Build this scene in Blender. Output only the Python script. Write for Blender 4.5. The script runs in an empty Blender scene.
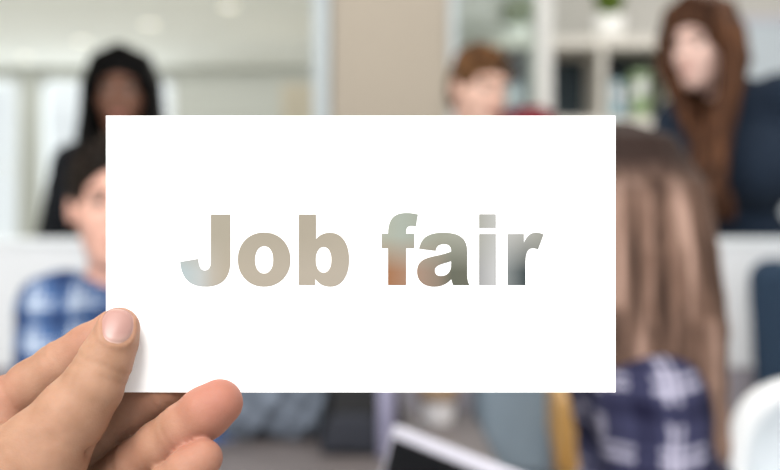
import bpy, bmesh, math, random
import numpy as np
from mathutils import Vector, Matrix
from mathutils.bvhtree import BVHTree

random.seed(7)
S = bpy.context.scene
COL = S.collection

# ------------------------------------------------------------ camera, world, lights, exposure
F = 50.0 / 36.0 * 780.0          # focal length in pixels of the 780x470 frame
CAMZ = 1.15
DC = 0.382                       # distance to the held card
cam_d = bpy.data.cameras.new('camera')
cam_d.lens = 50.0; cam_d.sensor_width = 36.0; cam_d.sensor_fit = 'HORIZONTAL'
cam_d.clip_start = 0.02; cam_d.clip_end = 60
cam_d.dof.use_dof = True; cam_d.dof.focus_distance = DC - 0.004; cam_d.dof.aperture_fstop = 6.3
cam = bpy.data.objects.new('camera', cam_d); COL.objects.link(cam)
cam.location = (0, 0, CAMZ); cam.rotation_euler = (math.pi / 2, 0, 0)
S.camera = cam

w = bpy.data.worlds.new('daylight'); S.world = w; w.use_nodes = True
bg = w.node_tree.nodes['Background']
bg.inputs[0].default_value = (0.93, 0.97, 1.0, 1); bg.inputs[1].default_value = 1.0

def area(name, loc, target, sx, sy, power, col=(1, 1, 1)):
    l = bpy.data.lights.new(name, 'AREA'); l.shape = 'RECTANGLE'; l.size = sx; l.size_y = sy
    l.energy = power; l.color = col
    o = bpy.data.objects.new(name, l); COL.objects.link(o); o.location = loc
    o.rotation_euler = (Vector(target) - Vector(loc)).to_track_quat('-Z', 'Y').to_euler()
    return o
area('room_light', (0.7, 3.1, 2.6), (0.7, 3.1, 0), 4.4, 3.9, 80, (1.0, 0.98, 0.95))
area('hall_light', (-2.0, 7.3, 2.61), (-2.0, 7.3, 0), 3.6, 4.2, 66, (1.0, 0.99, 0.96))
area('daylight_far_windows', (-2.35, 9.85, 1.7), (-2.35, 5.5, 2.5), 3.6, 1.5, 52, (0.95, 0.98, 1.0))
area('window_light', (-0.75, -1.3, 2.95), (-0.05, 0.4, 1.12), 2.0, 1.6, 172, (1.0, 0.98, 0.95))  # added key lamp for card and hand, above and behind the camera; no window there

vs = S.view_settings
S.display_settings.display_device = 'sRGB'
vs.view_transform = 'Standard'; vs.look = 'None'; vs.gamma = 1.0; vs.use_curve_mapping = False
vs.exposure = 0.0

# ------------------------------------------------------------ helpers
def lin(c):
    return tuple((v / 255 / 12.92) if v / 255 <= 0.04045 else ((v / 255 + 0.055) / 1.055) ** 2.4 for v in c)

def at(px, py, Y):
    return Vector(((px - 390) / F * Y, Y, CAMZ + (235 - py) / F * Y))

def new_mat(name):
    m = bpy.data.materials.new(name); m.use_nodes = True
    nt = m.node_tree
    return m, nt, nt.nodes['Principled BSDF']

def mat(name, rgb, rough=0.6, var=0.06, scale=30, bump=0.0, metal=0.0, spec=0.3, stretch=(1, 1, 1), sub=0.0):
    """rgb = sRGB 0..255; gently mottled by object-space noise"""
    m, nt, b = new_mat(name)
    b.inputs['Roughness'].default_value = rough; b.inputs['Metallic'].default_value = metal
    b.inputs['Specular IOR Level'].default_value = spec
    tc = nt.nodes.new('ShaderNodeTexCoord'); mp = nt.nodes.new('ShaderNodeMapping')
    mp.inputs['Scale'].default_value = stretch
    nz = nt.nodes.new('ShaderNodeTexNoise'); nz.inputs['Scale'].default_value = scale; nz.inputs['Detail'].default_value = 4
    rp = nt.nodes.new('ShaderNodeValToRGB')
    c = lin(rgb)
    rp.color_ramp.elements[0].position = 0.3; rp.color_ramp.elements[1].position = 0.7
    rp.color_ramp.elements[0].color = tuple(max(0, v * (1 - var)) for v in c) + (1,)
    rp.color_ramp.elements[1].color = tuple(min(1, v * (1 + var)) for v in c) + (1,)
    L = nt.links
    L.new(tc.outputs['Object'], mp.inputs[0]); L.new(mp.outputs[0], nz.inputs['Vector'])
    L.new(nz.outputs['Fac'], rp.inputs[0]); L.new(rp.outputs[0], b.inputs['Base Color'])
    if bump:
        bp = nt.nodes.new('ShaderNodeBump'); bp.inputs['Strength'].default_value = bump; bp.inputs['Distance'].default_value = 0.002
        L.new(nz.outputs['Fac'], bp.inputs['Height']); L.new(bp.outputs[0], b.inputs['Normal'])
    if sub:
        b.inputs['Subsurface Weight'].default_value = sub
        b.inputs['Subsurface Radius'].default_value = (0.6, 0.25, 0.12)
        b.inputs['Subsurface Scale'].default_value = 0.006
    return m

def wood_mat(name, c1, c2, sc=(2, 14, 14)):
    m, nt, b = new_mat(name); b.inputs['Roughness'].default_value = 0.5
    tc = nt.nodes.new('ShaderNodeTexCoord'); mp = nt.nodes.new('ShaderNodeMapping'); mp.inputs['Scale'].default_value = sc
    nz = nt.nodes.new('ShaderNodeTexNoise'); nz.inputs['Scale'].default_value = 4; nz.inputs['Detail'].default_value = 6
    nz.inputs['Distortion'].default_value = 0.6
    rp = nt.nodes.new('ShaderNodeValToRGB'); rp.color_ramp.elements[0].position = .35; rp.color_ramp.elements[1].position = .68
    rp.color_ramp.elements[0].color = lin(c1) + (1,); rp.color_ramp.elements[1].color = lin(c2) + (1,)
    L = nt.links; L.new(tc.outputs['Object'], mp.inputs[0]); L.new(mp.outputs[0], nz.inputs['Vector'])
    L.new(nz.outputs['Fac'], rp.inputs[0]); L.new(rp.outputs[0], b.inputs['Base Color'])
    return m

def hair_mat(name, dark, mid, light, sc=(70, 70, 5), crown_tone=None):
    m, nt, b = new_mat(name); b.inputs['Roughness'].default_value = 0.65; b.inputs['Specular IOR Level'].default_value = 0.1
    tc = nt.nodes.new('ShaderNodeTexCoord'); mp = nt.nodes.new('ShaderNodeMapping'); mp.inputs['Scale'].default_value = sc
    nz = nt.nodes.new('ShaderNodeTexNoise'); nz.inputs['Scale'].default_value = 1; nz.inputs['Detail'].default_value = 5
    rp = nt.nodes.new('ShaderNodeValToRGB')
    e = rp.color_ramp.elements; e[0].position = .32; e[1].position = .7
    e[0].color = lin(dark) + (1,); e[1].color = lin(light) + (1,)
    k = e.new(.5); k.color = lin(mid) + (1,)
    L = nt.links; L.new(tc.outputs['Object'], mp.inputs[0]); L.new(mp.outputs[0], nz.inputs['Vector'])
    L.new(nz.outputs['Fac'], rp.inputs[0]); L.new(rp.outputs[0], b.inputs['Base Color'])
    if crown_tone:      # darker towards the crown: (object z where it starts, z of full tone, colour)
        sp = nt.nodes.new('ShaderNodeSeparateXYZ'); L.new(tc.outputs['Object'], sp.inputs[0])
        mr = nt.nodes.new('ShaderNodeMapRange'); mr.inputs[1].default_value = crown_tone[0]; mr.inputs[2].default_value = crown_tone[1]
        L.new(sp.outputs['Z'], mr.inputs[0])
        mx = nt.nodes.new('ShaderNodeMixRGB'); mx.inputs[2].default_value = lin(crown_tone[2]) + (1,)
        L.new(mr.outputs[0], mx.inputs[0]); L.new(rp.outputs[0], mx.inputs[1]); L.new(mx.outputs[0], b.inputs['Base Color'])
    bp = nt.nodes.new('ShaderNodeBump'); bp.inputs['Strength'].default_value = .5; bp.inputs['Distance'].default_value = .004
    L.new(nz.outputs['Fac'], bp.inputs['Height']); L.new(bp.outputs[0], b.inputs['Normal'])
    return m

def plaid_mat(name, base, dark, light, period):
    """woven check: bands along X and Z of the garment"""
    m, nt, b = new_mat(name); b.inputs['Roughness'].default_value = 0.85; b.inputs['Specular IOR Level'].default_value = .1
    L = nt.links
    tc = nt.nodes.new('ShaderNodeTexCoord'); sp = nt.nodes.new('ShaderNodeSeparateXYZ')
    nz = nt.nodes.new('ShaderNodeTexNoise'); nz.inputs['Scale'].default_value = 9
    mx = nt.nodes.new('ShaderNodeMixRGB'); mx.inputs[0].default_value = 0.03; mx.blend_type = 'ADD'
    L.new(tc.outputs['Object'], nz.inputs['Vector']); L.new(tc.outputs['Object'], mx.inputs[1]); L.new(nz.outputs['Color'], mx.inputs[2])
    L.new(mx.outputs[0], sp.inputs[0])
    outs = []
    for ax, ph in (('X', .13), ('Z', .4)):
        d = nt.nodes.new('ShaderNodeMath'); d.operation = 'MULTIPLY_ADD'; d.inputs[1].default_value = 1 / period; d.inputs[2].default_value = 10 + ph
        f = nt.nodes.new('ShaderNodeMath'); f.operation = 'FRACT'
        r = nt.nodes.new('ShaderNodeValToRGB'); r.color_ramp.interpolation = 'CONSTANT'
        e = r.color_ramp.elements
        e[0].position = 0; e[0].color = (.5, .5, .5, 1); e[1].position = .28; e[1].color = (0, 0, 0, 1)
        for p, v in ((.55, .5), (.68, 1.0), (.78, .4), (.84, .95), (.92, .5)):
            k = e.new(p); k.color = (v, v, v, 1)
        L.new(sp.outputs[ax], d.inputs[0]); L.new(d.outputs[0], f.inputs[0]); L.new(f.outputs[0], r.inputs[0])
        outs.append(r)
    s = nt.nodes.new('ShaderNodeMath'); s.operation = 'ADD'
    h = nt.nodes.new('ShaderNodeMath'); h.operation = 'MULTIPLY'; h.inputs[1].default_value = .5
    L.new(outs[0].outputs[0], s.inputs[0]); L.new(outs[1].outputs[0], s.inputs[1]); L.new(s.outputs[0], h.inputs[0])
    r = nt.nodes.new('ShaderNodeValToRGB'); e = r.color_ramp.elements
    e[0].position = .05; e[0].color = lin(dark) + (1,); e[1].position = .9; e[1].color = lin(light) + (1,)
    k = e.new(.5); k.color = lin(base) + (1,)
    L.new(h.outputs[0], r.inputs[0]); L.new(r.outputs[0], b.inputs['Base Color'])
    return m

def emit_mat(name, rgb, strength):
    m, nt, b = new_mat(name)
    b.inputs['Base Color'].default_value = (.9, .9, .9, 1)
    b.inputs['Emission Color'].default_value = lin(rgb) + (1,); b.inputs['Emission Strength'].default_value = strength
    return m

def glass_mat(name, tint, gloss=0.06):
    m = bpy.data.materials.new(name); m.use_nodes = True; nt = m.node_tree; nt.nodes.clear()
    o = nt.nodes.new('ShaderNodeOutputMaterial'); mx = nt.nodes.new('ShaderNodeMixShader'); mx.inputs[0].default_value = gloss
    t = nt.nodes.new('ShaderNodeBsdfTransparent'); t.inputs[0].default_value = tint + (1,)
    g = nt.nodes.new('ShaderNodeBsdfGlossy'); g.inputs['Roughness'].default_value = .03
    nt.links.new(t.outputs[0], mx.inputs[1]); nt.links.new(g.outputs[0], mx.inputs[2]); nt.links.new(mx.outputs[0], o.inputs[0])
    return m

def link_mesh(name, verts, faces, m, parent=None, smooth=False, origin=None):
    """verts are in the parent's (or world) space; origin shifts a top-level mesh's own origin"""
    me = bpy.data.meshes.new(name)
    if origin is not None:
        verts = [tuple(Vector(v) - Vector(origin)) for v in verts]
    me.from_pydata([tuple(v) for v in verts], [], [tuple(f) for f in faces]); me.update()
    if smooth: me.polygons.foreach_set('use_smooth', [True] * len(me.polygons))
    if m: me.materials.append(m)
    o = bpy.data.objects.new(name, me); COL.objects.link(o)
    if origin is not None: o.location = origin
    if parent: o.parent = parent
    return o

def from_bm(name, bm, m, parent=None, smooth=False, origin=None):
    me = bpy.data.meshes.new(name)
    if origin is not None: bmesh.ops.translate(bm, verts=bm.verts, vec=-Vector(origin))
    bmesh.ops.recalc_face_normals(bm, faces=bm.faces)
    bm.to_mesh(me); bm.free()
    if smooth: me.polygons.foreach_set('use_smooth', [True] * len(me.polygons))
    me.materials.append(m)
    o = bpy.data.objects.new(name, me); COL.objects.link(o)
    if origin is not None: o.location = origin
    if parent: o.parent = parent
    return o

def add_box(bm, c, s, bev=0.0, rot=None, seg=2):
    r = bmesh.ops.create_cube(bm, size=1.0)
    vs_ = r['verts']
    bmesh.ops.scale(bm, verts=vs_, vec=s)
    if bev:
        es = list({e for v in vs_ for e in v.link_edges})
        rb = bmesh.ops.bevel(bm, geom=es, offset=bev, segments=seg, affect='EDGES', profile=.5)
        vs_ = list({v for f in rb['faces'] for v in f.verts} | {v for v in vs_ if v.is_valid})
    if rot is not None: bmesh.ops.rotate(bm, verts=vs_, cent=(0, 0, 0), matrix=rot)
    bmesh.ops.translate(bm, verts=vs_, vec=c)
    return vs_

def box(name, lo, hi, m, parent=None, bev=0.003, origin=None):
    bm = bmesh.new()
    lo, hi = Vector(lo), Vector(hi)
    add_box(bm, (lo + hi) / 2, hi - lo, bev)
    return from_bm(name, bm, m, parent, origin=origin)

def add_tube(bm, pts, radii, n=12, cap=True):
    pts = [Vector(p) for p in pts]
    if not isinstance(radii, (list, tuple)): radii = [radii] * len(pts)
    rings = []; up = None
    for i, p in enumerate(pts):
        d = (pts[min(i + 1, len(pts) - 1)] - pts[max(i - 1, 0)]).normalized()
        if up is None: up = Vector((0, 0, 1)) if abs(d.z) < .9 else Vector((1, 0, 0))
        a = d.cross(up).normalized(); b = a.cross(d).normalized(); up = b
        rings.append([bm.verts.new(p + (a * math.cos(2 * math.pi * k / n) + b * math.sin(2 * math.pi * k / n)) * radii[i]) for k in range(n)])
    for r0, r1 in zip(rings, rings[1:]):
        for k in range(n): bm.faces.new((r0[k], r0[(k + 1) % n], r1[(k + 1) % n], r1[k]))
    if cap:
        bm.faces.new(rings[0][::-1]); bm.faces.new(rings[-1])

def add_lathe(bm, prof, c=(0, 0, 0), n=32):
    rings = []
    for r, z in prof:
        rings.append([bm.verts.new((c[0] + r * math.cos(2 * math.pi * k / n), c[1] + r * math.sin(2 * math.pi * k / n), c[2] + z)) for k in range(n)])
    for r0, r1 in zip(rings, rings[1:]):
        for k in range(n): bm.faces.new((r0[k], r0[(k + 1) % n], r1[(k + 1) % n], r1[k]))
    if prof[0][0] > 1e-4: bm.faces.new(rings[0][::-1])
    if prof[-1][0] > 1e-4: bm.faces.new(rings[-1])

def tube(name, pts, radii, m, parent=None, n=12):
    bm = bmesh.new(); add_tube(bm, pts, radii, n); return from_bm(name, bm, m, parent, True)

def lathe(name, prof, m, parent=None, c=(0, 0, 0), n=32):
    bm = bmesh.new(); add_lathe(bm, prof, c, n); return from_bm(name, bm, m, parent, True)

def tag(o, label, cat, group=None):
    o['label'] = label; o['category'] = cat
    if group: o['group'] = group
    return o

def thing(name, label, cat, loc=(0, 0, 0), rotz=0.0, group=None):
    o = bpy.data.objects.new(name, None); COL.objects.link(o); o.empty_display_size = .05
    o.location = loc; o.rotation_euler = (0, 0, rotz)
    return tag(o, label, cat, group)

def struct(o):
    o['kind'] = 'structure'; return o

# ------------------------------------------------------------ signed distance fields -> one smooth mesh
class Field:
    def __init__(s, lo, hi, h):
        s.lo = np.array(lo, float); s.h = h
        n = np.ceil((np.array(hi) - s.lo) / h).astype(int) + 1
        s.ax = [s.lo[i] + h * np.arange(n[i]) for i in range(3)]
        s.d = np.full(n, 0.06, np.float32)
    def sub(s, lo, hi):
        sl = []
        for i in range(3):
            a = int(np.clip(np.floor((lo[i] - s.lo[i]) / s.h), 0, s.d.shape[i])); b = int(np.clip(np.ceil((hi[i] - s.lo[i]) / s.h) + 1, 0, s.d.shape[i]))
            sl.append(slice(a, b))
        X = s.ax[0][sl[0]][:, None, None]; Y = s.ax[1][sl[1]][None, :, None]; Z = s.ax[2][sl[2]][None, None, :]
        return tuple(sl), X, Y, Z
    def add(s, fn, lo, hi, k=0.0):
        m = k + 4 * s.h
        sl, X, Y, Z = s.sub([v - m for v in lo], [v + m for v in hi])
        if s.d[sl].size: s.d[sl] = smin(s.d[sl], fn(X, Y, Z), k)
    def cut(s, fn, lo, hi, k=0.0):
        sl, X, Y, Z = s.sub(lo, hi)
        if s.d[sl].size: s.d[sl] = -smin(-s.d[sl], fn(X, Y, Z), k)
    def cone(s, a, b, ra, rb, k=0.0, sq=None):
        f = cone_fn(a, b, ra, rb, sq); r = max(ra, rb)
        s.add(f, [min(a[i], b[i]) - r for i in range(3)], [max(a[i], b[i]) + r for i in range(3)], k)
    def ell(s, fr, c, r, k=0.0):
        f = ell_fn(fr, c, r); w_ = fr.w(c); R = max(r)
        s.add(f, [v - R for v in w_], [v + R for v in w_], k)
    def mesh(s):
        return nets(s.d, s.lo, s.h)

def smin(a, b, k):
    if k <= 0: return np.minimum(a, b)
    h = np.clip(.5 + .5 * (b - a) / k, 0, 1)
    return b * (1 - h) + a * h - k * h * (1 - h)

def cone_fn(a, b, ra, rb, sq=None):
    a = np.array(a, float); b = np.array(b, float); ba = b - a; L2 = max(1e-12, float(ba @ ba))
    def f(X, Y, Z):
        x, y, z = X - a[0], Y - a[1], Z - a[2]
        t = np.clip((x * ba[0] + y * ba[1] + z * ba[2]) / L2, 0, 1)
        dx, dy, dz = x - t * ba[0], y - t * ba[1], z - t * ba[2]
        d2 = dx * dx + dy * dy + dz * dz
        if sq is not None:
            n, q = sq; c = dx * n[0] + dy * n[1] + dz * n[2]
            d2 = d2 + c * c * (q * q - 1)
        return (np.sqrt(d2) - (ra + t * (rb - ra))).astype(np.float32)
    return f

class Frame:
    """head frame: x = to the owner's left, y = forward, z = up"""
    def __init__(s, c, fwd, up=(0, 0, 1)):
        s.c = np.array(c, float); f = np.array(fwd, float); f /= np.linalg.norm(f)
        u = np.array(up, float); u -= f * (u @ f); u /= np.linalg.norm(u)
        s.f, s.u, s.r = f, u, np.cross(u, f)
    def w(s, p): return s.c + s.r * p[0] + s.f * p[1] + s.u * p[2]
    def loc(s, X, Y, Z):
        x, y, z = X - s.c[0], Y - s.c[1], Z - s.c[2]
        return (x * s.r[0] + y * s.r[1] + z * s.r[2], x * s.f[0] + y * s.f[1] + z * s.f[2], x * s.u[0] + y * s.u[1] + z * s.u[2])

def ell_fn(fr, c, r):
    m = min(r)
    def f(X, Y, Z):
        x, y, z = fr.loc(X, Y, Z)
        return ((np.sqrt(((x - c[0]) / r[0]) ** 2 + ((y - c[1]) / r[1]) ** 2 + ((z - c[2]) / r[2]) ** 2) - 1) * m).astype(np.float32)
    return f

def nets(d, lo, h):
    s = d < 0
    n = d.shape
    cnt = np.zeros((n[0] - 1, n[1] - 1, n[2] - 1), np.int8)
    offs = [(i, j, k) for i in (0, 1) for j in (0, 1) for k in (0, 1)]
    for i, j, k in offs:
        cnt += s[i:n[0] - 1 + i, j:n[1] - 1 + j, k:n[2] - 1 + k]
    act = np.argwhere((cnt > 0) & (cnt < 8))
    vid = np.full(cnt.shape, -1, np.int32); vid[act[:, 0], act[:, 1], act[:, 2]] = np.arange(len(act))
    val = np.stack([d[act[:, 0] + i, act[:, 1] + j, act[:, 2] + k] for i, j, k in offs], 1).astype(float)
    acc = np.zeros((len(act), 3)); wt = np.zeros(len(act))
    for a in range(8):
        for b in range(a + 1, 8):
            oa, ob = np.array(offs[a]), np.array(offs[b])
            if np.abs(oa - ob).sum() != 1: continue
            va, vb = val[:, a], val[:, b]; m = (va < 0) != (vb < 0)
            t = np.where(m, va / np.where(m, va - vb, 1), 0)
            acc += m[:, None] * (oa + t[:, None] * (ob - oa)); wt += m
    V = lo + h * (act + acc / wt[:, None])
    faces = []
    for ax in range(3):
        u, v = [(1, 2), (2, 0), (0, 1)][ax]
        sl0 = [slice(None)] * 3; sl1 = [slice(None)] * 3
        sl0[ax] = slice(0, -1); sl1[ax] = slice(1, None)
        e = np.argwhere(s[tuple(sl0)] != s[tuple(sl1)])
        e = e[(e[:, u] > 0) & (e[:, v] > 0) & (e[:, u] < n[u] - 1) & (e[:, v] < n[v] - 1)]
        inside = s[e[:, 0], e[:, 1], e[:, 2]]
        q = []
        for du, dv in ((-1, -1), (0, -1), (0, 0), (-1, 0)):
            c = e.copy(); c[:, u] += du; c[:, v] += dv
            q.append(vid[c[:, 0], c[:, 1], c[:, 2]])
        q = np.stack(q, 1); q[~inside] = q[~inside][:, ::-1]
        faces.append(q)
    return V, np.concatenate(faces)

def np_mesh(name, V, Q, m, parent=None, loc=(0, 0, 0), smooth_it=0):
    V = np.asarray(V) - np.array(loc)
    if smooth_it:
        E = np.concatenate([Q[:, [0, 1]], Q[:, [1, 2]], Q[:, [2, 3]], Q[:, [3, 0]]])
        for _ in range(smooth_it):
            a = np.zeros_like(V); c = np.zeros(len(V))
            for p, q in ((0, 1), (1, 0)):
                for i in range(3): a[:, i] += np.bincount(E[:, p], V[E[:, q], i], len(V))
                c += np.bincount(E[:, p], minlength=len(V))
            V = V * .5 + .5 * a / np.maximum(c, 1)[:, None]
    me = bpy.data.meshes.new(name)
    me.vertices.add(len(V)); me.vertices.foreach_set('co', V.astype(np.float32).ravel())
    me.loops.add(Q.size); me.loops.foreach_set('vertex_index', Q.astype(np.int32).ravel())
    me.polygons.add(len(Q)); me.polygons.foreach_set('loop_start', np.arange(0, Q.size, 4, dtype=np.int32))
    me.update(calc_edges=True); me.validate()
    me.polygons.foreach_set('use_smooth', np.ones(len(me.polygons), bool))
    if m: me.materials.append(m)
    o = bpy.data.objects.new(name, me); COL.objects.link(o)
    if parent is not None: o.parent = parent
    return o

# ------------------------------------------------------------ materials
M = {}
M['ceiling'] = mat('ceiling_paint', (246, 246, 241), .9, .015, 3)
M['far_wall'] = mat('far_wall_paint', (178, 180, 174), .9, .02, 2)
M['beige_wall'] = mat('beige_wall_paint', (184, 174, 160), .9, .02, 3)
M['grey_wall'] = mat('grey_wall_paint', (198, 196, 191), .9, .02, 3)
M['floor'] = mat('grey_carpet', (196, 190, 182), .95, .1, 120, .3)
M['post_blue'] = mat('pale_blue_post', (196, 206, 211), .5, .02, 10)
M['post_white'] = mat('white_post', (214, 214, 211), .5, .02, 10)
M['hall_floor'] = mat('pale_vinyl', (236, 235, 230), .6, .03, 20)  # bright tone chosen to throw light back up at the hall ceiling
M['white_metal'] = mat('white_metal', (232, 237, 240), .4, .02, 10)
M['white_lam'] = mat('white_laminate', (221, 224, 228), .5, .02, 8)
M['shelf_white'] = mat('shelf_white', (226, 221, 213), .55, .02, 8)
M['dark_back'] = mat('dark_panel', (70, 82, 90), .7, .06, 8)
M['base_lam'] = mat('grey_laminate', (146, 142, 150), .6, .04, 12)
M['beige_lam'] = mat('beige_laminate', (186, 178, 160), .6, .04, 12)
M['glass'] = glass_mat('office_glass', (.90, .96, .945))
M['pane'] = glass_mat('window_glass', (.97, .985, .98), .04)
M['black'] = mat('black_plastic', (12, 12, 15), .6, .1, 30)
M['navy'] = mat('navy_mesh_fabric', (34, 52, 72), .85, .12, 150, .2)
M['silver'] = mat('silver_aluminium', (196, 194, 206), .45, .03, 40, metal=.1, spec=.4)
M['steel'] = mat('steel', (170, 172, 176), .3, .03, 40, metal=.9)
M['white_shell'] = mat('white_shell', (244, 246, 248), .4, .01, 6)
M['blue_cush'] = mat('pale_blue_cushion', (206, 218, 226), .9, .03, 60, .1)
M['wood_grey'] = wood_mat('grey_brown_wood', (88, 82, 82), (112, 104, 103))
M['wood_tan'] = wood_mat('tan_wood', (168, 124, 60), (202, 158, 92), (12, 12, 2))
M['leaf'] = mat('plant_leaf', (104, 128, 48), .6, .3, 40)
M['soil'] = mat('soil', (60, 48, 38), .95, .2, 80)
M['pot'] = mat('white_pot', (244, 243, 240), .45, .02, 10)
M['blue_box'] = mat('slate_blue_card', (124, 140, 154), .8, .06, 14)
M['cloth_bag'] = mat('grey_blue_canvas', (104, 112, 124), .95, .35, 22, .4)
M['bag_dark'] = mat('dark_grey_nylon', (40, 42, 50), .8, .2, 60, .2)
M['lav_bottle'] = mat('lavender_enamel', (142, 140, 164), .4, .04, 20)
M['paper_white'] = mat('white_paper', (244, 243, 246), .8, .03, 20)
M['kraft'] = mat('kraft_sleeve', (164, 140, 116), .9, .08, 60)
M['screen'] = mat('dark_screen', (9, 10, 14), .6, .05, 10, spec=.1)
M['board'] = mat('whiteboard_face', (190, 200, 208), .5, .02, 5)
M['eye'] = mat('eye_white', (140, 130, 124), .3, .05, 60)
M['iris'] = mat('eye_iris', (52, 36, 26), .3, .1, 60)
M['shoe'] = mat('shoe_leather', (40, 34, 32), .5, .1, 40)
M['jeans'] = mat('denim', (58, 70, 92), .95, .15, 90, .2)
M['trouser'] = mat('black_trouser', (26, 27, 31), .95, .1, 60)

# ------------------------------------------------------------ the setting
H = 2.62
def slab(name, lo, hi, m): return struct(box(name, lo, hi, m, None, 0))
slab('floor', (-4.2, -1.2, -.1), (3.2, 9.7, 0), M['floor'])
slab('floor_hall', (-4.2, 4.4, 0), (-.35, 9.5, .004), M['hall_floor'])  # added pale slab, out of view, bounces light onto the hall ceiling
slab('ceiling', (-4.2, -.2, H), (3.2, 9.7, H + .1), M['ceiling'])
# far wall with three openings
YF = 9.5
def fx(px): return (px - 390) / F * YF
wins = [(fx(-66), fx(19)), (fx(40), fx(94)), (fx(108), fx(174))]
z0w, z1w = .95, 2.52
bm = bmesh.new()
edges = [-4.2] + [v for w_ in wins for v in w_] + [-.3]
for i in range(0, len(edges), 2):
    add_box(bm, ((edges[i] + edges[i + 1]) / 2, YF + .06, H / 2), (edges[i + 1] - edges[i], .12, H))
for a, b in wins:
    add_box(bm, ((a + b) / 2, YF + .06, z0w / 2), (b - a, .12, z0w)); add_box(bm, ((a + b) / 2, YF + .06, (z1w + H) / 2), (b - a, .12, H - z1w))
struct(from_bm('wall_far', bm, M['far_wall']))
for i, (a, b) in enumerate(wins):
    bm = bmesh.new(); t = .045
    for c, s in ((((a + b) / 2, YF + .04, z0w + t / 2), (b - a, .06, t)), (((a + b) / 2, YF + .04, z1w - t / 2), (b - a, .06, t)),
                 ((a + t / 2, YF + .04, (z0w + z1w) / 2), (t, .06, z1w - z0w)), ((b - t / 2, YF + .04, (z0w + z1w) / 2), (t, .06, z1w - z0w)),
                 (((a + b) / 2, YF + .04, 1.75), (b - a - .08, .04, .035))):
        add_box(bm, c, s)
    wf = struct(from_bm('window_%d' % (i + 1), bm, M['white_metal']))
    bm = bmesh.new(); add_box(bm, ((a + b) / 2, YF + .045, (z0w + z1w) / 2), (b - a - 2 * t, .006, z1w - z0w - 2 * t))
    from_bm('window_pane', bm, M['pane'], wf)
slab('wall_left', (-4.3, -.2, 0), (-4.2, 9.7, H), M['far_wall'])
slab('wall_right', (3.2, -.2, 0), (3.3, 5.5, H), M['grey_wall'])
YB = 5.35
slab('wall_back', (.0, YB, 0), (3.2, YB + .1, H), M['grey_wall'])
xl, xr = (331 - 390) / F * 4.2, (449 - 390) / F * 4.2
slab('wall_beige', (xl, 4.2, 0), (xr, 4.34, H), M['beige_wall'])
slab('wall_side', (xr - .14, 4.34, 0), (xr - .02, 9.5, H), M['far_wall'])
# posts
slab('trim_1', ((313.5 - 390) / F * 4.2, 4.17, 0), (xl - .008, 4.36, H), M['post_blue'])
slab('trim_2', (xr, 4.18, 0), (xr + .03, 4.26, H), M['post_blue'])
px0, px1 = (537 - 390) / F * 4.18, (553 - 390) / F * 4.18
slab('trim_3', (px0, 4.18, 0), (px1, 4.26, H), M['post_white'])
gl = struct(box('window_4', (xr + .03, 4.21, .02), (px0, 4.22, H - .01), M['glass'], None, 0))
slab('baseboard_back', (.3, YB - .015, 0), (3.2, YB, .09), M['white_lam'])

# recessed ceiling spots (a diagonal row in the hall)
spot_glow = emit_mat('spot_glow', (255, 244, 214), 1.25)
for i, (px, py) in enumerate(((229, 5), (150, 23), (82, 40), (25, 56))):
    Y = F * (H - CAMZ) / (235 - py)
    X = (px - 390) / F * Y
    lab = ['recessed ceiling spotlight closest to the white post', 'recessed ceiling spotlight just right of the dark-haired standing woman\'s head',
           'recessed ceiling spotlight just left of the dark-haired standing woman\'s head', 'recessed ceiling spotlight at the far left end of the row'][i]
    t = thing('ceiling_light', lab, 'ceiling light', (X, Y, H), 0, 'recessed ceiling spotlights')
    lathe('trim_ring', [(.062, 0), (.085, 0), (.085, -.008), (.062, -.012), (.062, 0)], M['white_metal'], t)
    lathe('diffuser', [(.0001, -.002), (.06, -.002), (.06, -.009), (.0001, -.009)], spot_glow, t)

# tall cupboard at the hall's side wall
t = thing('cupboard', 'tall beige cupboard seen beyond the left side of the white post', 'cupboard', ((-.735 - .5) / 2, 7.7, 0))
for nm, lo, hi, m_ in (('carcass', (-.13, -.25, .06), (.13, .25, 2.19), M['beige_lam']), ('door', (-.128, -.272, .08), (.128, -.252, 2.17), M['beige_lam']),
                       ('plinth', (-.12, -.23, 0), (.12, .23, .06), M['dark_back'])):
    o = box(nm, lo, hi, m_, t)
    if nm == 'door': tube('handle', [(-.1, -.29, 1.0), (-.1, -.29, 1.2)], .006, M['steel'], o)

# ------------------------------------------------------------ wall shelving
YS = 4.85
def sx(px): return (px - 390) / F * YS
def sz(py): return CAMZ + (235 - py) / F * YS
t = thing('bookshelf', 'tall white shelving unit with dark back, two potted plants on top', 'bookshelf', (sx(594), YS, 0))
ox = sx(594)
L_, R_ = sx(494) - ox, sx(694) - ox
zt = sz(36); zm = sz(117); th = .05
box('top_board', (L_, 0, zt - th), (R_, .42, zt), M['shelf_white'], t)
box('back_panel', (L_ + .02, .40, .05), (R_ - .02, .415, zt - th), M['dark_back'], t)
for z in (zm, zm - .42, zm - .84, zm - 1.26, .06): box('shelf', (L_ + .03, .005, z - .045), (R_ - .03, .40, z), M['shelf_white'], t)
for px, wd in ((496, .03), (534, .02), (603, .032), (674, .03), (692, .03)):
    x = sx(px) - ox
    box('upright', (x - wd / 2, .002, 0), (x + wd / 2, .405, zt - th), M['shelf_white'], t)

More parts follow.
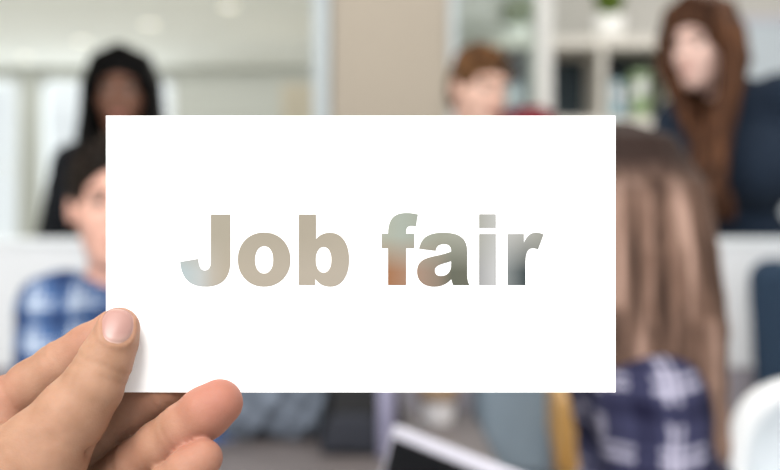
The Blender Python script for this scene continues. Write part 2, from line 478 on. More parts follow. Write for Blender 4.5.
def plant(px, pyb, Y, pr, ph, fr, fh, label, n=150, seed=1):
    rnd = random.Random(seed)
    p = at(px, pyb, Y)
    t = thing('potted_plant', label, 'plant', (p.x, Y, zt), 0, 'plants on top of the shelving unit')
    lathe('pot', [(pr * .7, 0), (pr * .78, .004), (pr, ph), (pr * .93, ph), (pr * .9, ph - .012), (.0001, ph - .012)], M['pot'], t)
    lathe('soil', [(.0001, ph - .014), (pr * .9, ph - .014), (.0001, ph - .006)], M['soil'], t)
    bm = bmesh.new()
    for _ in range(n):
        th_, u = rnd.uniform(0, 2 * math.pi), rnd.random()
        base = Vector((math.cos(th_) * pr * .5 * u, math.sin(th_) * pr * .5 * u, ph - .01))
        tip = Vector((math.cos(th_) * fr * rnd.uniform(.3, 1), math.sin(th_) * fr * rnd.uniform(.3, 1), ph + fh * rnd.uniform(.25, 1)))
        d = (tip - base); side = d.cross(Vector((0, 0, 1))).normalized() * .016
        mid = base + d * .55 + Vector((0, 0, .02)); low = base + d * .25
        a = [bm.verts.new(v) for v in (base, low + side * .4, mid + side, tip, mid - side, low - side * .4, mid + Vector((0, 0, .006)))]
        for f in ((0, 1, 6), (1, 2, 6), (2, 3, 6), (3, 4, 6), (4, 5, 6), (5, 0, 6)): bm.faces.new([a[k] for k in f])
    from_bm('foliage', bm, M['leaf'], t, True)
    return t
plant(609, 36, 5.0, .075, .115, .10, .17, 'potted green plant in white pot on the shelf top right of the white post', seed=2)
plant(517, 38, 5.0, .06, .075, .125, .15, 'potted green plant behind glass above the red-shirted man', 260, seed=3)

def binder(px0, px1, py0, py1, rgb, name, label, cat, Y=4.93, tilt=0):
    a, b = at(px0, py1, Y), at(px1, py0, Y)
    zb = zm if py1 < 125 else a.z
    t = thing(name, label, cat, ((a.x + b.x) / 2, Y, zm))
    wdt = (b.x - a.x)
    hgt = b.z - zm
    m_ = mat(name + '_cover', rgb, .6, .05, 20)
    box('cover', (-wdt / 2, 0, .001), (wdt / 2, .26, hgt), m_, t, .006)
    box('spine_label', (-wdt * .3, -.002, hgt * .5), (wdt * .3, .0015, hgt * .8), M['paper_white'], t, 0)
    return t
binder(611, 623, 80, 116, (176, 204, 214), 'binder', 'pale blue binder standing in the right shelf compartment', 'binder')
binder(632, 650, 70, 116, (150, 172, 132), 'binder', 'wider pale green binder beside the pale blue one', 'binder')
binder(626, 632, 86, 116, (92, 104, 112), 'binder', 'slim dark grey binder between blue and green binders', 'binder')
binder(503, 526, 82, 116, (150, 164, 178), 'box_file', 'grey-blue box file on the shelf behind the glass', 'box file')

# whiteboard on the back wall at the right
t = thing('whiteboard', 'pale blue-grey whiteboard on back wall behind navy jacket woman', 'whiteboard', (2.16, YB, 1.6))
box('panel', (-.46, -.02, -.5), (.46, -.001, .6), M['board'], t, .002)
for nm, lo, hi in (('frame', (-.48, -.03, .6), (.48, -.001, .625)), ('frame', (-.48, -.03, -.525), (.48, -.001, -.5)), ('frame', (-.485, -.03, -.525), (-.46, -.001, .625)), ('frame', (.46, -.03, -.525), (.485, -.001, .625))):
    box(nm, lo, hi, M['silver'], t, .002)
box('pen_tray', (-.3, -.08, -.54), (.3, -.001, -.525), M['silver'], t, .003)

# ------------------------------------------------------------ low divider that people lean on
YP = 2.62
t = thing('divider', 'long white low office divider with grey base behind the seated people', 'divider', (0, YP, 0))
box('upper_panel', (-1.5, 0, .83), (1.6, .04, 1.125), M['white_lam'], t, .004)
box('lower_panel', (-1.5, .003, .03), (1.6, .037, .83), M['base_lam'], t, .003)
box('top_rail', (-1.5, -.006, 1.125), (1.6, .046, 1.143), M['white_metal'], t, .004)
for x in (-1.46, -.5, .5, 1.56):
    box('foot', (x - .03, -.12, 0), (x + .03, .16, .03), M['silver'], t, .004)

# ------------------------------------------------------------ table and the things on it
TZ = .75
t = thing('table', 'grey-brown wooden meeting table with white edge in the foreground', 'table', (-.13, 1.6, 0))
box('tabletop', (-.21, -.9, TZ - .03), (.32, .87, TZ), M['wood_grey'], t, .004)
for x in (-.17, .28):
    for y in (-.82, .8):
        tube('leg', [(x, y, 0), (x, y, TZ - .03)], .022, M['white_metal'], t)
for y in (-.82, .8): box('crossbar', (-.16, y - .012, TZ - .075), (.27, y + .012, TZ - .03), M['white_metal'], t)

# laptop: hinge line runs away from the camera, the dark screen is turned to the left
def laptop():
    A = Vector(at(393, 424, 1.15)); B0 = Vector(at(512, 470, .925))
    zt_ = (A.z + B0.z) / 2
    ax = Vector((B0.x - A.x, B0.y - A.y, 0)).normalized()        # along the lid's top edge, towards the camera
    nrm = Vector((ax.y, -ax.x, 0))                                # screen normal
    if nrm.x > 0: nrm = -nrm
    W, Hl = .31, .212
    top0 = Vector((A.x, A.y, zt_))
    lean = .052
    hz = TZ + .018
    hinge = top0 + ax * (W / 2) + nrm * lean; hinge.z = hz
    t = thing('laptop', 'open laptop with silver rim and dark screen on the table', 'laptop', (hinge.x, hinge.y, TZ))
    up = Vector((-nrm.x * lean, -nrm.y * lean, zt_ - hz)); Hl = up.length; up.normalize()
    Z = ax.cross(up).normalized()
    if Z.dot(nrm) < 0: Z = -Z
    def bx(name, u0, u1, v0, v1, w0, w1, U, V, Wd, m_, parent, bev=.003):
        bm = bmesh.new(); add_box(bm, ((u0 + u1) / 2, (v0 + v1) / 2, (w0 + w1) / 2), (abs(u1 - u0), abs(v1 - v0), abs(w1 - w0)), bev)
        R = Matrix((U, V, Wd)).transposed()
        for v in bm.verts: v.co = R @ v.co + Vector((0, 0, .018))
        return from_bm(name, bm, m_, parent)
    lid = bx('lid', -W / 2, W / 2, 0, Hl, -.009, 0, ax, up, Z, M['silver'], t)
    bx('screen', -W / 2 + .009, W / 2 - .009, .014, Hl - .0125, 0, .0012, ax, up, Z, M['screen'], lid, 0)
    zz = Vector((0, 0, 1))
    base = bx('base', -W / 2, W / 2, -.004, .22, -.017, -.002, ax, nrm, zz, M['silver'], t)
    bm = bmesh.new()
    R = Matrix((ax, nrm, zz)).transposed()
    for r in range(5):
        for c in range(13):
            add_box(bm, (-W / 2 + .03 + c * .021, .03 + r * .02, -.001), (.017, .016, .002))
    for v in bm.verts: v.co = R @ v.co + Vector((0, 0, .018))
    from_bm('keyboard', bm, M['black'], base)
    bx('touchpad', -.05, .05, .145, .205, -.002, -.0012, ax, nrm, zz, M['silver'], base, 0)
laptop()

def sdf_obj(name, build, lo, hi, h, m_, parent=None, loc=(0, 0, 0), sm=2):
    f = Field(lo, hi, h); build(f); V, Q = f.mesh()
    return np_mesh(name, V, Q, m_, parent, loc, sm)

def rbox_fn(c, s, r, taper=0.0):
    def f(X, Y, Z):
        tz = 1 - taper * np.clip((Z - c[2]) / s[2], -1, 1)
        x, y, z = np.abs(X - c[0]) - s[0] * tz + r, np.abs(Y - c[1]) - s[1] * tz + r, np.abs(Z - c[2]) - s[2] + r
        o = np.sqrt(np.maximum(x, 0) ** 2 + np.maximum(y, 0) ** 2 + np.maximum(z, 0) ** 2)
        return (o + np.minimum(np.maximum(x, np.maximum(y, z)), 0) - r).astype(np.float32)
    return f

# black backpack
p = at(362, 470, 2.02)
t = thing('backpack', 'black tapered backpack with dark grey front pocket under the card', 'backpack', (p.x, 2.02, TZ))
def bp_body(f):
    f.add(rbox_fn((0, .04, .15), (.062, .06, .15), .035, .42), (-.12, -.06, 0), (.12, .14, .32))
sdf_obj('body', bp_body, (-.14, -.08, -.02), (.14, .16, .34), .005, M['black'], t)
sdf_obj('front_pocket', lambda f: f.add(rbox_fn((-.014, -.035, .038), (.055, .026, .036), .018, .2), (-.1, -.08, 0), (.1, .02, .15)),
        (-.1, -.09, -.02), (.1, .03, .16), .004, M['bag_dark'], t)
tube('top_handle', [(-.02, .04, .29), (-.015, .04, .325), (.015, .04, .325), (.02, .04, .29)], .005, M['bag_dark'], t)
for s in (-1, 1): tube('shoulder_strap', [(s * .025, .10, .27), (s * .04, .125, .2), (s * .05, .12, .1), (s * .055, .1, .03)], .009, M['bag_dark'], t)

# slim bottle
p = at(386.5, 470, 1.95)
t = thing('bottle', 'slim lavender-grey drink bottle standing beside the black backpack', 'bottle', (p.x, 1.95, TZ))
lathe('body', [(.013, 0), (.0165, .003), (.0165, .128), (.0105, .142), (.0105, .15)], M['lav_bottle'], t)
lathe('cap', [(.0115, .15), (.0115, .166), (.0001, .168)], M['silver'], t)

# paper cup
p = at(438, 420, 2.3)
t = thing('paper_cup', 'white paper cup with tan sleeve on the table behind laptop', 'cup', (p.x, 2.3, TZ))
lathe('cup_body', [(.03, 0), (.032, .004), (.043, .105), (.045, .108), (.042, .107), (.03, .006), (.0001, .006)], M['paper_white'], t)
lathe('sleeve', [(.0365, .048), (.0405, .086), (.0425, .086), (.0386, .048), (.0365, .048)], M['kraft'], t)
lathe('lid', [(.046, .107), (.046, .116), (.04, .12), (.04, .126), (.0001, .126)], M['paper_white'], t)

# slate blue filing cabinet standing against the divider
t = thing('filing_cabinet', 'slate blue filing cabinet between the table and the tan wooden chair', 'cabinet', (.272, 2.34, 0))
box('carcass', (-.075, .012, 0), (.075, .25, .94), M['blue_box'], t, .004)
for k in range(3):
    d = box('drawer', (-.07, -.004, .06 + k * .29), (.07, .012, .335 + k * .29), M['blue_box'], t, .004)
    tube('handle', [(-.03, -.016, .28 + k * .29), (.03, -.016, .28 + k * .29)], .005, M['steel'], d)

# slouchy cloth bag
p = at(285, 452, 2.15)
t = thing('cloth_bag', 'slouchy grey-blue canvas bag on table right of the fingertips', 'bag', (-.218, 2.14, TZ))
def cb(f):
    f.cone((-.085, 0, .06), (.08, .01, .055), .06, .058, .03)
    f.cone((-.06, .01, .1), (.06, .0, .12), .06, .05, .04)
    f.cone((0, .02, .14), (.04, .01, .2), .05, .03, .05)
    X, Y, Z = f.ax[0][:, None, None], f.ax[1][None, :, None], f.ax[2][None, None, :]
    f.d += (.006 * np.sin(X * 70 + Z * 35) * np.sin(Y * 50 - Z * 60) + .004 * np.sin(X * 130 - Z * 90)).astype(np.float32)
    f.d = np.maximum(f.d, (.002 - Z).astype(np.float32))
sdf_obj('bag_body', cb, (-.18, -.1, -.01), (.18, .12, .26), .005, M['cloth_bag'], t)
tube('handle', [(-.04, 0, .16), (-.05, -.02, .22), (-.01, -.03, .25), (.03, -.02, .22)], .008, M['cloth_bag'], t)

# ------------------------------------------------------------ seats
def office_chair():
    t = thing('office_chair', 'dark navy high-backed office chair against the white divider at right', 'chair', (1.065, 2.46, 0), .06)
    sdf_obj('backrest', lambda f: f.add(rbox_fn((0, .05, .86), (.235, .03, .245), .06, -.06), (-.3, -.02, .55), (.3, .12, 1.15)), (-.32, -.05, .5), (.32, .15, 1.2), .008, M['navy'], t)
    sdf_obj('seat', lambda f: f.add(rbox_fn((0, -.2, .48), (.24, .23, .04), .035), (-.3, -.5, .4), (.3, .1, .55)), (-.32, -.5, .4), (.32, .1, .56), .008, M['navy'], t)
    tube('back_post', [(0, .0, .44), (0, .1, .5), (0, .1, .75)], .02, M['black'], t)
    tube('gas_lift', [(0, -.2, .1), (0, -.2, .45)], [.03, .02], M['black'], t)
    for k in range(5):
        a = 2 * math.pi * k / 5
        e = Vector((.26 * math.cos(a), -.2 + .26 * math.sin(a), .075))
        lg = tube('base_arm', [(0, -.2, .12), e], [.024, .015], M['black'], t)
        bm = bmesh.new(); add_tube(bm, [e + Vector((-.018, 0, -.048)), e + Vector((.018, 0, -.048))], .027, 16); from_bm('caster', bm, M['black'], lg, False)
    for s in (-1, 1):
        tube('armrest', [(s * .25, -.05, .48), (s * .27, -.08, .66), (s * .27, -.32, .67)], .016, M['black'], t)
office_chair()

def shell_chair():
    c = np.array((.79, 1.6, .69))
    t = thing('shell_chair', 'white rounded shell chair with pale blue cushion in the foreground right', 'chair', (c[0], c[1], 0))
    fr = Frame((0, 0, .67), (-.35, -.9, 0))
    def b(f):
        X, Y, Z = f.ax[0][:, None, None], f.ax[1][None, :, None], f.ax[2][None, None, :]
        x, y, z = fr.loc(X, Y, Z)
        q = ((np.abs(x / .285) ** 5 + np.abs(z / .265) ** 5) ** .4 + (y / .29) ** 2) ** .5 * .27 - .27
        shell = np.abs(q + .016) - .016
        cutp = .55 * y + .83 * z - .235 * .0 - .08
        cutp = (y * .94 + z * .34) - .085
        f.d[:] = -smin(-shell, -cutp, .02)
    sdf_obj('shell', b, (-.32, -.32, .4), (.32, .32, 1.0), .007, M['white_shell'], t)
    def cu(f):
        f.ell(fr, (0, -.03, -.165), (.2, .19, .05), 0)
        f.ell(fr, (0, -.17, .03), (.19, .05, .17), .05)
    sdf_obj('cushion', cu, (-.3, -.3, .45), (.3, .3, .95), .007, M['blue_cush'], t)
    tube('pedestal', [(0, 0, .03), (0, 0, .46)], [.025, .03], M['steel'], t)
    lathe('foot_plate', [(.0001, 0), (.23, 0), (.23, .012), (.04, .03), (.0001, .03)], M['steel'], t)
shell_chair()

def wooden_chair(name, label, loc, rz, top=.94, m_=None):
    m_ = m_ or M['wood_tan']
    t = thing(name, label, 'chair', loc, rz)
    box('seat', (-.21, -.22, .43), (.21, .21, .46), m_, t, .008)
    for x in (-.19, .19):
        tube('leg', [(x, -.2, 0), (x * .95, -.19, .43)], [.014, .018], m_, t)
        tube('leg', [(x, .23, 0), (x * .97, .2, .43)], [.014, .018], m_, t)
        tube('back_post', [(x * .97, .2, .44), (x * .97, .25, top - .02)], [.02, .016], m_, t)
    box('top_rail', (-.22, .235, top - .13), (.22, .262, top), m_, t, .01)
    box('back_slat', (-.18, .222, .62), (.18, .243, .69), m_, t, .006)
    box('stretcher', (-.185, -.01, .2), (.185, .015, .225), m_, t, .004)
    return t
wooden_chair('wooden_chair', 'tan wooden chair behind the plaid sleeve of the long-haired woman', (.578, 2.1, 0), math.pi / 2 - .10, .86)

# ------------------------------------------------------------ people
def skin_mat(name, rgb):
    return mat(name, rgb, .5, .05, 25, 0, spec=.35, sub=.0)

def V3(*a): return np.array(a, float)

def person(label, head, fwd, up, chest, pelvis, lat, sh, elb, wri, knee, ank, skin, hair_m, top_m, leg_m, hairfn, sc=1.0, woman=False, hl=.23, collar=None, facing=None, shift=0.0):
    """sh/elb/wri/knee/ank: (left, right) pairs of world points; lat = unit vector to the person's left"""
    base = V3(pelvis[0], pelvis[1], 0)
    t = thing('person', label, 'person', tuple(base))
    lat = np.array(lat, float); lat /= np.linalg.norm(lat)
    fr = Frame(head, fwd, up); s = hl / .23
    dep = np.cross(V3(0, 0, 1), lat)
    hipw = .085 * sc
    hips = (V3(*pelvis) + lat * hipw, V3(*pelvis) - lat * hipw)
    chest = V3(*chest); pelv = V3(*pelvis); mid = (chest * .45 + pelv * .55)
    neck0 = (np.array(sh[0]) + np.array(sh[1])) / 2 + V3(0, 0, .02)
    neck1 = fr.w((0, -.015 * s, -.06 * s))
    tors = [(hips[0], hips[1], .10 * sc, .10 * sc, .0, (dep, 1.05)),
            (mid + lat * .055, mid - lat * .055, .092 * sc, .092 * sc, .055, (dep, 1.05)),
            (chest + lat * .075 * sc, chest - lat * .075 * sc, .10 * sc, .10 * sc, .055, (dep, 1.05)),
            (np.array(sh[0]) * .85 + np.array(sh[1]) * .15, np.array(sh[1]) * .85 + np.array(sh[0]) * .15, .055 * sc, .055 * sc, .05, None)]
    if woman:
        for q in (1, -1):
            c = chest + lat * .07 * q + dep * 0 - V3(0, 0, .03)
            fw = -np.cross(lat, V3(0, 0, 1)); fw = np.cross(V3(0, 0, 1), lat) * -1
            f2 = np.array([fwd[0], fwd[1], 0.0]) if facing is None else np.array(facing, float); f2 /= np.linalg.norm(f2)
            tors.append((c + f2 * .06, c + f2 * .06, .055, .055, .045, None))
    arms = []
    for i in (0, 1):
        a, e, w_ = V3(*sh[i]), V3(*elb[i]), V3(*wri[i])
        arms += [(a, e, .05 * sc, .04 * sc, .04, None), (e, w_, .04 * sc, .027 * sc, .015, None)]
    legs = []
    for i in (0, 1):
        k_, a_ = V3(*knee[i]), V3(*ank[i])
        legs += [(hips[i], k_, .088 * sc, .056 * sc, .05, None), (k_, a_, .054 * sc, .036 * sc, .02, None)]
    allp = tors + arms + legs
    pts = np.array([q for pr in allp for q in pr[:2]] + [fr.w((0, 0, 0))])
    lo, hi = pts.min(0) - .2, pts.max(0) + .2
    lo[2] = max(lo[2], -.02)
    # --- body
    f = Field(lo, hi, .0055)
    for a, b, ra, rb, k, sq in allp: f.cone(a, b, ra, rb, k, sq)
    f.cone(neck0, neck1, .056 * s, .05 * s, .04)
    def E(c, r, k): f.ell(fr, [v * s for v in c], [v * s for v in r], k)
    E((0, -.012, .035), (.075, .094, .083), .02)
    E((0, .028, -.03), (.060, .066, .082), .03)
    E((0, .062, -.09), (.028, .026, .022), .03)
    for q in (-1, 1):
        E((q * .033, .06, -.025), (.024, .024, .024), .02)          # cheek
        E((q * .073, -.006, -.006), (.010, .018, .030), .006)         # ear
    for q in (-1, 1):
        c = fr.w((q * .031 * s, .101 * s, .012 * s)); fn = ell_fn(fr, (q * .031 * s, .103 * s, .012 * s), (.02 * s, .016 * s, .013 * s))
        f.cut(fn, c - .05, c + .05, .012)
    f.cone(fr.w((0, .088 * s, .018 * s)), fr.w((0, .108 * s, -.022 * s)), .008 * s, .013 * s, .008)   # nose
    E((0, .078, .034), (.05, .02, .012), .012)                                                      # brow
    E((0, .086, -.062), (.026, .014, .014), .01)                                                    # mouth mound
    # hands: palm, four fingers and a thumb each
    for i in (0, 1):
        e, w_ = V3(*elb[i]), V3(*wri[i]); d = (w_ - e) / np.linalg.norm(w_ - e)
        d = d * .8 + V3(0, 0, -.2) * .3; d /= np.linalg.norm(d)
        n_ = np.cross(d, V3(0, 0, 1)); n_ /= max(1e-6, np.linalg.norm(n_))
        dn = np.cross(n_, d)
        pk = w_ + d * .075
        f.cone(w_, pk, .026, .034, .02, (dn, 1.7))
        for j, ln in enumerate((.062, .075, .07, .052)):
            o_ = n_ * (.027 - j * .018)
            p0 = pk + o_; p1 = p0 + d * ln * .55 - dn * .006; p2 = p1 + d * ln * .4 - dn * .018
            f.cone(p0, p1, .0095, .0088, .006); f.cone(p1, p2, .0088, .0078, .004)
        p0 = w_ + d * .03 + n_ * .025; p1 = p0 + d * .03 + n_ * .022; p2 = p1 + d * .028 + n_ * .004
        f.cone(p0, p1, .013, .0105, .01); f.cone(p1, p2, .0105, .009, .004)
    # feet
    for i in (0, 1):
        a_ = V3(*ank[i]); ff = np.array([fwd[0], fwd[1], 0.0]) if facing is None else np.array(facing, float); ff /= np.linalg.norm(ff)
        f.cone(V3(a_[0], a_[1], .04), V3(a_[0], a_[1], .035) + ff * .13, .036, .03, .03)
    V, Q = f.mesh(); body = np_mesh('body', V, Q, skin, t, base, 1)
    # eyes, brows, lips
    for q in (-1, 1):
        bm = bmesh.new(); bmesh.ops.create_icosphere(bm, subdivisions=2, radius=.0125 * s)
        bmesh.ops.translate(bm, verts=bm.verts, vec=Vector(fr.w((q * .031 * s, .0795 * s, .012 * s)) - base))
        ey = from_bm('eye', bm, M['eye'], t, True)
        bm = bmesh.new(); bmesh.ops.create_icosphere(bm, subdivisions=2, radius=.0066 * s)
        bmesh.ops.translate(bm, verts=bm.verts, vec=Vector(fr.w((q * .031 * s, .0868 * s, .012 * s)) - base))
        from_bm('iris', bm, M['iris'], ey, True)
        tube('eyebrow', [Vector(fr.w((q * x * s, y * s, z * s)) - base) for x, y, z in ((.014, .097, .031), (.03, .095, .037), (.048, .082, .032))], [.003 * s, .0042 * s, .002 * s], hair_m, t, 8)
    lipc = [tuple(Vector(fr.w((x * s, y * s, z * s)) - base)) for x, y, z in ((-.024, .088, -.062), (-.01, .0985, -.06), (0, .1, -.061), (.01, .0985, -.06), (.024, .088, -.062))]
    tube('lips', lipc, [.002, .0055 * s, .0062 * s, .0055 * s, .002], mat('lips', tuple(np.array(LIP.get(label[:9], (176, 104, 96)))), .4), t, 8)
    # --- clothes
    f = Field(lo, hi, .0075); off = .012
    for a, b, ra, rb, k, sq in tors: f.cone(a, b, ra + off, rb + off, k, sq)
    for i in (0, 1):
        (a, e, r0, r1, k, _), (_, w_, r2, r3, k2, _) = arms[2 * i], arms[2 * i + 1]
        f.cone(a, e, r0 + off + .002, r1 + off + .004, .04); f.cone(e, e + (w_ - e) * .9, r2 + off + .004, r3 + off + .004, .015)
    nk = neck0 + (neck1 - neck0) * .25
    if collar is not None:
        f.cone(neck0 - V3(0, 0, .01), nk, .056 + off, .052 + off, .02)
    # neck opening and hem
    fnk = cone_fn(neck0 + (neck1 - neck0) * .12, neck1 + (neck1 - neck0) * .4, .058 * s, .085 * s); f.cut(fnk, neck1 - .15, neck1 + .15, .01)
    X, Y, Z = f.ax[0][:, None, None], f.ax[1][None, :, None], f.ax[2][None, None, :]
    f.d += (.0018 * np.sin(X * 61 + Z * 45) * np.sin(Z * 73 - Y * 40)).astype(np.float32)
    V, Q = f.mesh(); np_mesh('shirt' if collar != 'jacket' else 'jacket', V, Q, top_m, t, base, 1)
    if collar == 'shirt':
        for q in (-1, 1):
            a = neck0 + V3(0, 0, .03); f2 = fr.f * V3(1, 1, 0); f2 /= np.linalg.norm(f2)
            tube('collar', [Vector(a + np.cross(V3(0, 0, 1), f2) * .055 * q * -1 + V3(0, 0, .01) - base), Vector(a + f2 * .04 + np.cross(V3(0, 0, 1), f2) * .05 * q * -1 - base), Vector(a + f2 * .075 - V3(0, 0, .03) - base)], [.012, .014, .008], top_m, t, 10)
    f = Field(lo, hi, .0075)
    a, b, ra, rb, k, sq = tors[0]; f.cone(a, b, ra + .004, rb + .004, 0, sq)
    f.cone(a + V3(0, 0, .07), b + V3(0, 0, .07), ra - .012, rb - .012, .02, sq)
    for i in (0, 1):
        (a, b, r0, r1, k, _), (_, e, r2, r3, k2, _) = legs[2 * i], legs[2 * i + 1]
        f.cone(a, b, r0 + .01, r1 + .012, .03); f.cone(b, b + (e - b) * .97, r2 + .012, r3 + .016, .02)
    f.d = np.maximum(f.d, (f.ax[2][None, None, :] - (pelv[2] + .05)).astype(np.float32))
    V, Q = f.mesh(); np_mesh('trousers', V, Q, leg_m, t, base, 1)
    ff = np.array([fwd[0], fwd[1], 0.0]) if facing is None else np.array(facing, float); ff /= np.linalg.norm(ff)
    for i in (0, 1):
        a_ = V3(*ank[i]); f = Field(V3(a_[0], a_[1], 0) - V3(.28, .28, .02), V3(a_[0], a_[1], 0) + V3(.28, .28, .2), .007)
        f.cone(V3(a_[0], a_[1], .05), V3(a_[0], a_[1], .045) + ff * .14, .046, .04, .03)
        f.cone(V3(a_[0], a_[1], .05), V3(a_[0], a_[1], .09), .046, .044, .03)
        f.d = np.maximum(f.d, (.003 - f.ax[2][None, None, :]).astype(np.float32))
        V, Q = f.mesh(); np_mesh('shoe', V, Q, M['shoe'], t, base, 1)
    # --- hair
    f = hairfn(fr, s)
    V, Q = f.mesh(); np_mesh('hair', V, Q, hair_m, t, base, 1)
    return t
LIP = {}

def cap(f, fr, s, infl=.013, line=.0, low=-.02):
    """skull cap of hair with the face, the ears and the nape left free"""
    f.ell(fr, (0, -.012 * s, .037 * s), ((.075 + infl) * s, (.094 + infl) * s, (.083 + infl * 1.2) * s), 0)
    f.ell(fr, (0, -.045 * s, -.01 * s), ((.066 + infl) * s, (.06 + infl) * s, (.08) * s), .02)
    c = fr.w((0, .1 * s, -.04 * s))
    f.cut(ell_fn(fr, (0, .115 * s, (-.045 + line) * s), (.078 * s, .075 * s, .105 * s)), c - .25, c + .25, .008)

def short_hair(seed, top=.02, line=0.0):
    def fn(fr, s):
        rnd = random.Random(seed)
        f = Field(fr.c - .2, fr.c + .22, .005)
        cap(f, fr, s, .006, line)
        for _ in range(90):
            u, v = rnd.uniform(-1, 1), rnd.uniform(-1, .75)
            if u * u + v * v > 1: continue
            z = math.sqrt(max(0, 1 - u * u - v * v))
            a = V3(u * .078, -.012 + v * .098, .037 + z * .088) * s
            d = V3(.012 * u + rnd.uniform(-.008, .008), .014 + rnd.uniform(-.01, .012), .3 * top + rnd.uniform(0, top)) * s
            f.cone(fr.w(a), fr.w(a + d), .010 * s, .005 * s, .006)
        # free ears
        for q in (-1, 1):
            c = fr.w((q * .085 * s, -.0 * s, -.03 * s)); f.cut(ell_fn(fr, (q * .09 * s, .0, -.035 * s), (.03 * s, .03 * s, .045 * s)), c - .1, c + .1, .004)
        return f
    return fn

def long_hair(seed, drops, n=26, r=.014, infl=.015, y0=-.085, y1=.035, part=.0):
    """drops: {side: (length, world drift of the ends)}"""
    def fn(fr, s):
        rnd = random.Random(seed)
        ml = max(v[0] for v in drops.values())
        f = Field(fr.c - V3(.32, .32, ml + .2), fr.c + V3(.32, .32, .2), .006)
        cap(f, fr, s, infl, .01)
        for q, (ln, dr, wid) in drops.items():
            for i in range(n):
                u = i / (n - 1); y = y0 + (y1 - y0) * u + rnd.uniform(-.004, .004)
                wv = .078 + .018 * math.sqrt(max(0, 1 - ((y + .012) / .11) ** 2))
                bk = max(0.0, (-.03 - y) / .06)
                sidex = q * (wv * (1 - .55 * bk))
                L0 = ln * rnd.uniform(.86, 1.0)
                pts = [fr.w((part + q * .004, (y + .01) * s, .132 * s)), fr.w((sidex * .72 * s, y * s, .10 * s)), fr.w((sidex * s, (y - .0) * s, .03 * s)), fr.w((sidex * 1.05 * s, (y - .002) * s, -.05 * s))]
                e = pts[-1]; ph = rnd.uniform(0, 6); am = rnd.uniform(.002, .009)
                for k in range(1, 7):
                    tt = k / 6
                    pts.append(e + V3(dr[0] * tt + wid * (u - .5) * tt + am * math.sin(ph + 5 * tt), dr[1] * tt + am * math.cos(ph + 4 * tt), -L0 * tt))
                rr = r * rnd.uniform(.8, 1.2) * s
                for k in range(len(pts) - 1):
                    tt = k / (len(pts) - 1)
                    f.cone(pts[k], pts[k + 1], rr * (.75 + .4 * math.sin(tt * 3)), rr * (.75 + .4 * math.sin((tt + .11) * 3)) if k < len(pts) - 2 else .003, .006)
        return f
    return fn

# 1 standing woman with black hair (left)
Y1 = 2.86
hc = at(122, 94, Y1)
person('woman with long black hair in black top standing behind seated man', hc, (.12, -.98, -.12), (0, 0, 1),
       (hc.x, Y1 + .05, 1.24), (hc.x, Y1 + .10, .90), (1, 0, 0),
       ((hc.x + .14, Y1 + .03, 1.335), (hc.x - .135, Y1 + .03, 1.335)),
       ((hc.x + .22, Y1 + .03, 1.12), (hc.x - .19, Y1 + .02, 1.1)),
       ((hc.x + .2, Y1 - .04, .9), (hc.x - .17, Y1 - .04, .88)),
       ((hc.x + .09, Y1 + .09, .48), (hc.x - .09, Y1 + .09, .48)), ((hc.x + .09, Y1 + .13, .08), (hc.x - .09, Y1 + .13, .08)),
       skin_mat('deep_brown_skin', (118, 82, 66)), hair_mat('black_hair', (5, 5, 5), (10, 9, 9), (18, 16, 16)),
       mat('black_knit', (17, 19, 25), .95, .1, 90, .2), M['trouser'],
       long_hair(3, {1: (.36, (.014, -.07), .03), -1: (.36, (-.014, -.07), .03)}, 30, y1=.066), .9, True, .208)

# 2 man in a red shirt (centre)
Y2 = 3.12
hc = at(478, 90, Y2)
person('short-haired man in dark red shirt beside the glass partition', hc, (.46, -.87, -.2), (.1, 0, 1),
       (hc.x + .08, Y2 + .06, 1.28), (hc.x + .10, Y2 + .12, .93), (1, .1, 0),
       ((hc.x + .17, Y2 + .02, 1.458), (hc.x - .15, Y2 + .06, 1.39)),
       ((hc.x + .30, Y2 - .05, 1.22), (hc.x - .2, Y2 - .05, 1.16)),
       ((hc.x + .3, Y2 - .12, .96), (hc.x - .2, Y2 - .12, .94)),
       ((hc.x + .19, Y2 + .12, .5), (hc.x + .01, Y2 + .12, .5)), ((hc.x + .19, Y2 + .15, .08), (hc.x + .01, Y2 + .15, .08)),
       skin_mat('fair_skin', (232, 190, 172)), hair_mat('auburn_hair', (46, 34, 24), (92, 64, 42), (140, 98, 62), (40, 40, 30)),
       mat('dark_red_cotton', (112, 30, 44), .9, .08, 60, .1), M['jeans'], short_hair(5, .016), 1.0, False, .226)

# 3 standing woman in navy (right)
Y3 = 2.72
hc = at(704, 46, Y3)
person('woman with long brown hair in navy jacket standing at right', hc, (-.72, -.68, -.16), (0, 0, 1),
       (hc.x + .085, Y3 + .05, 1.33), (hc.x + .12, Y3 + .15, .95), (.9, -.42, 0),
       ((hc.x + .225, Y3 + .0, 1.495), (hc.x - .03, Y3 + .13, 1.44)),
       ((hc.x + .36, Y3 + .05, 1.22), (hc.x - .05, Y3 + .14, 1.2)),
       ((hc.x + .3, Y3 + .03, .98), (hc.x - .06, Y3 + .08, .98)),
       ((hc.x + .2, Y3 + .15, .5), (hc.x + .04, Y3 + .2, .5)), ((hc.x + .2, Y3 + .2, .08), (hc.x + .04, Y3 + .24, .08)),
       skin_mat('pale_skin', (230, 194, 182)), hair_mat('chestnut_hair', (34, 22, 16), (74, 48, 34), (116, 78, 54)),
       mat('navy_wool', (26, 38, 54), .95, .12, 70, .2), M['trouser'],
       long_hair(8, {1: (.40, (-.12, -.09), .13), -1: (.40, (.07, -.15), .12)}, 38, .016, .02, y1=.058), 1.0, True, .208, 'jacket', facing=(-.45, -.9, 0))

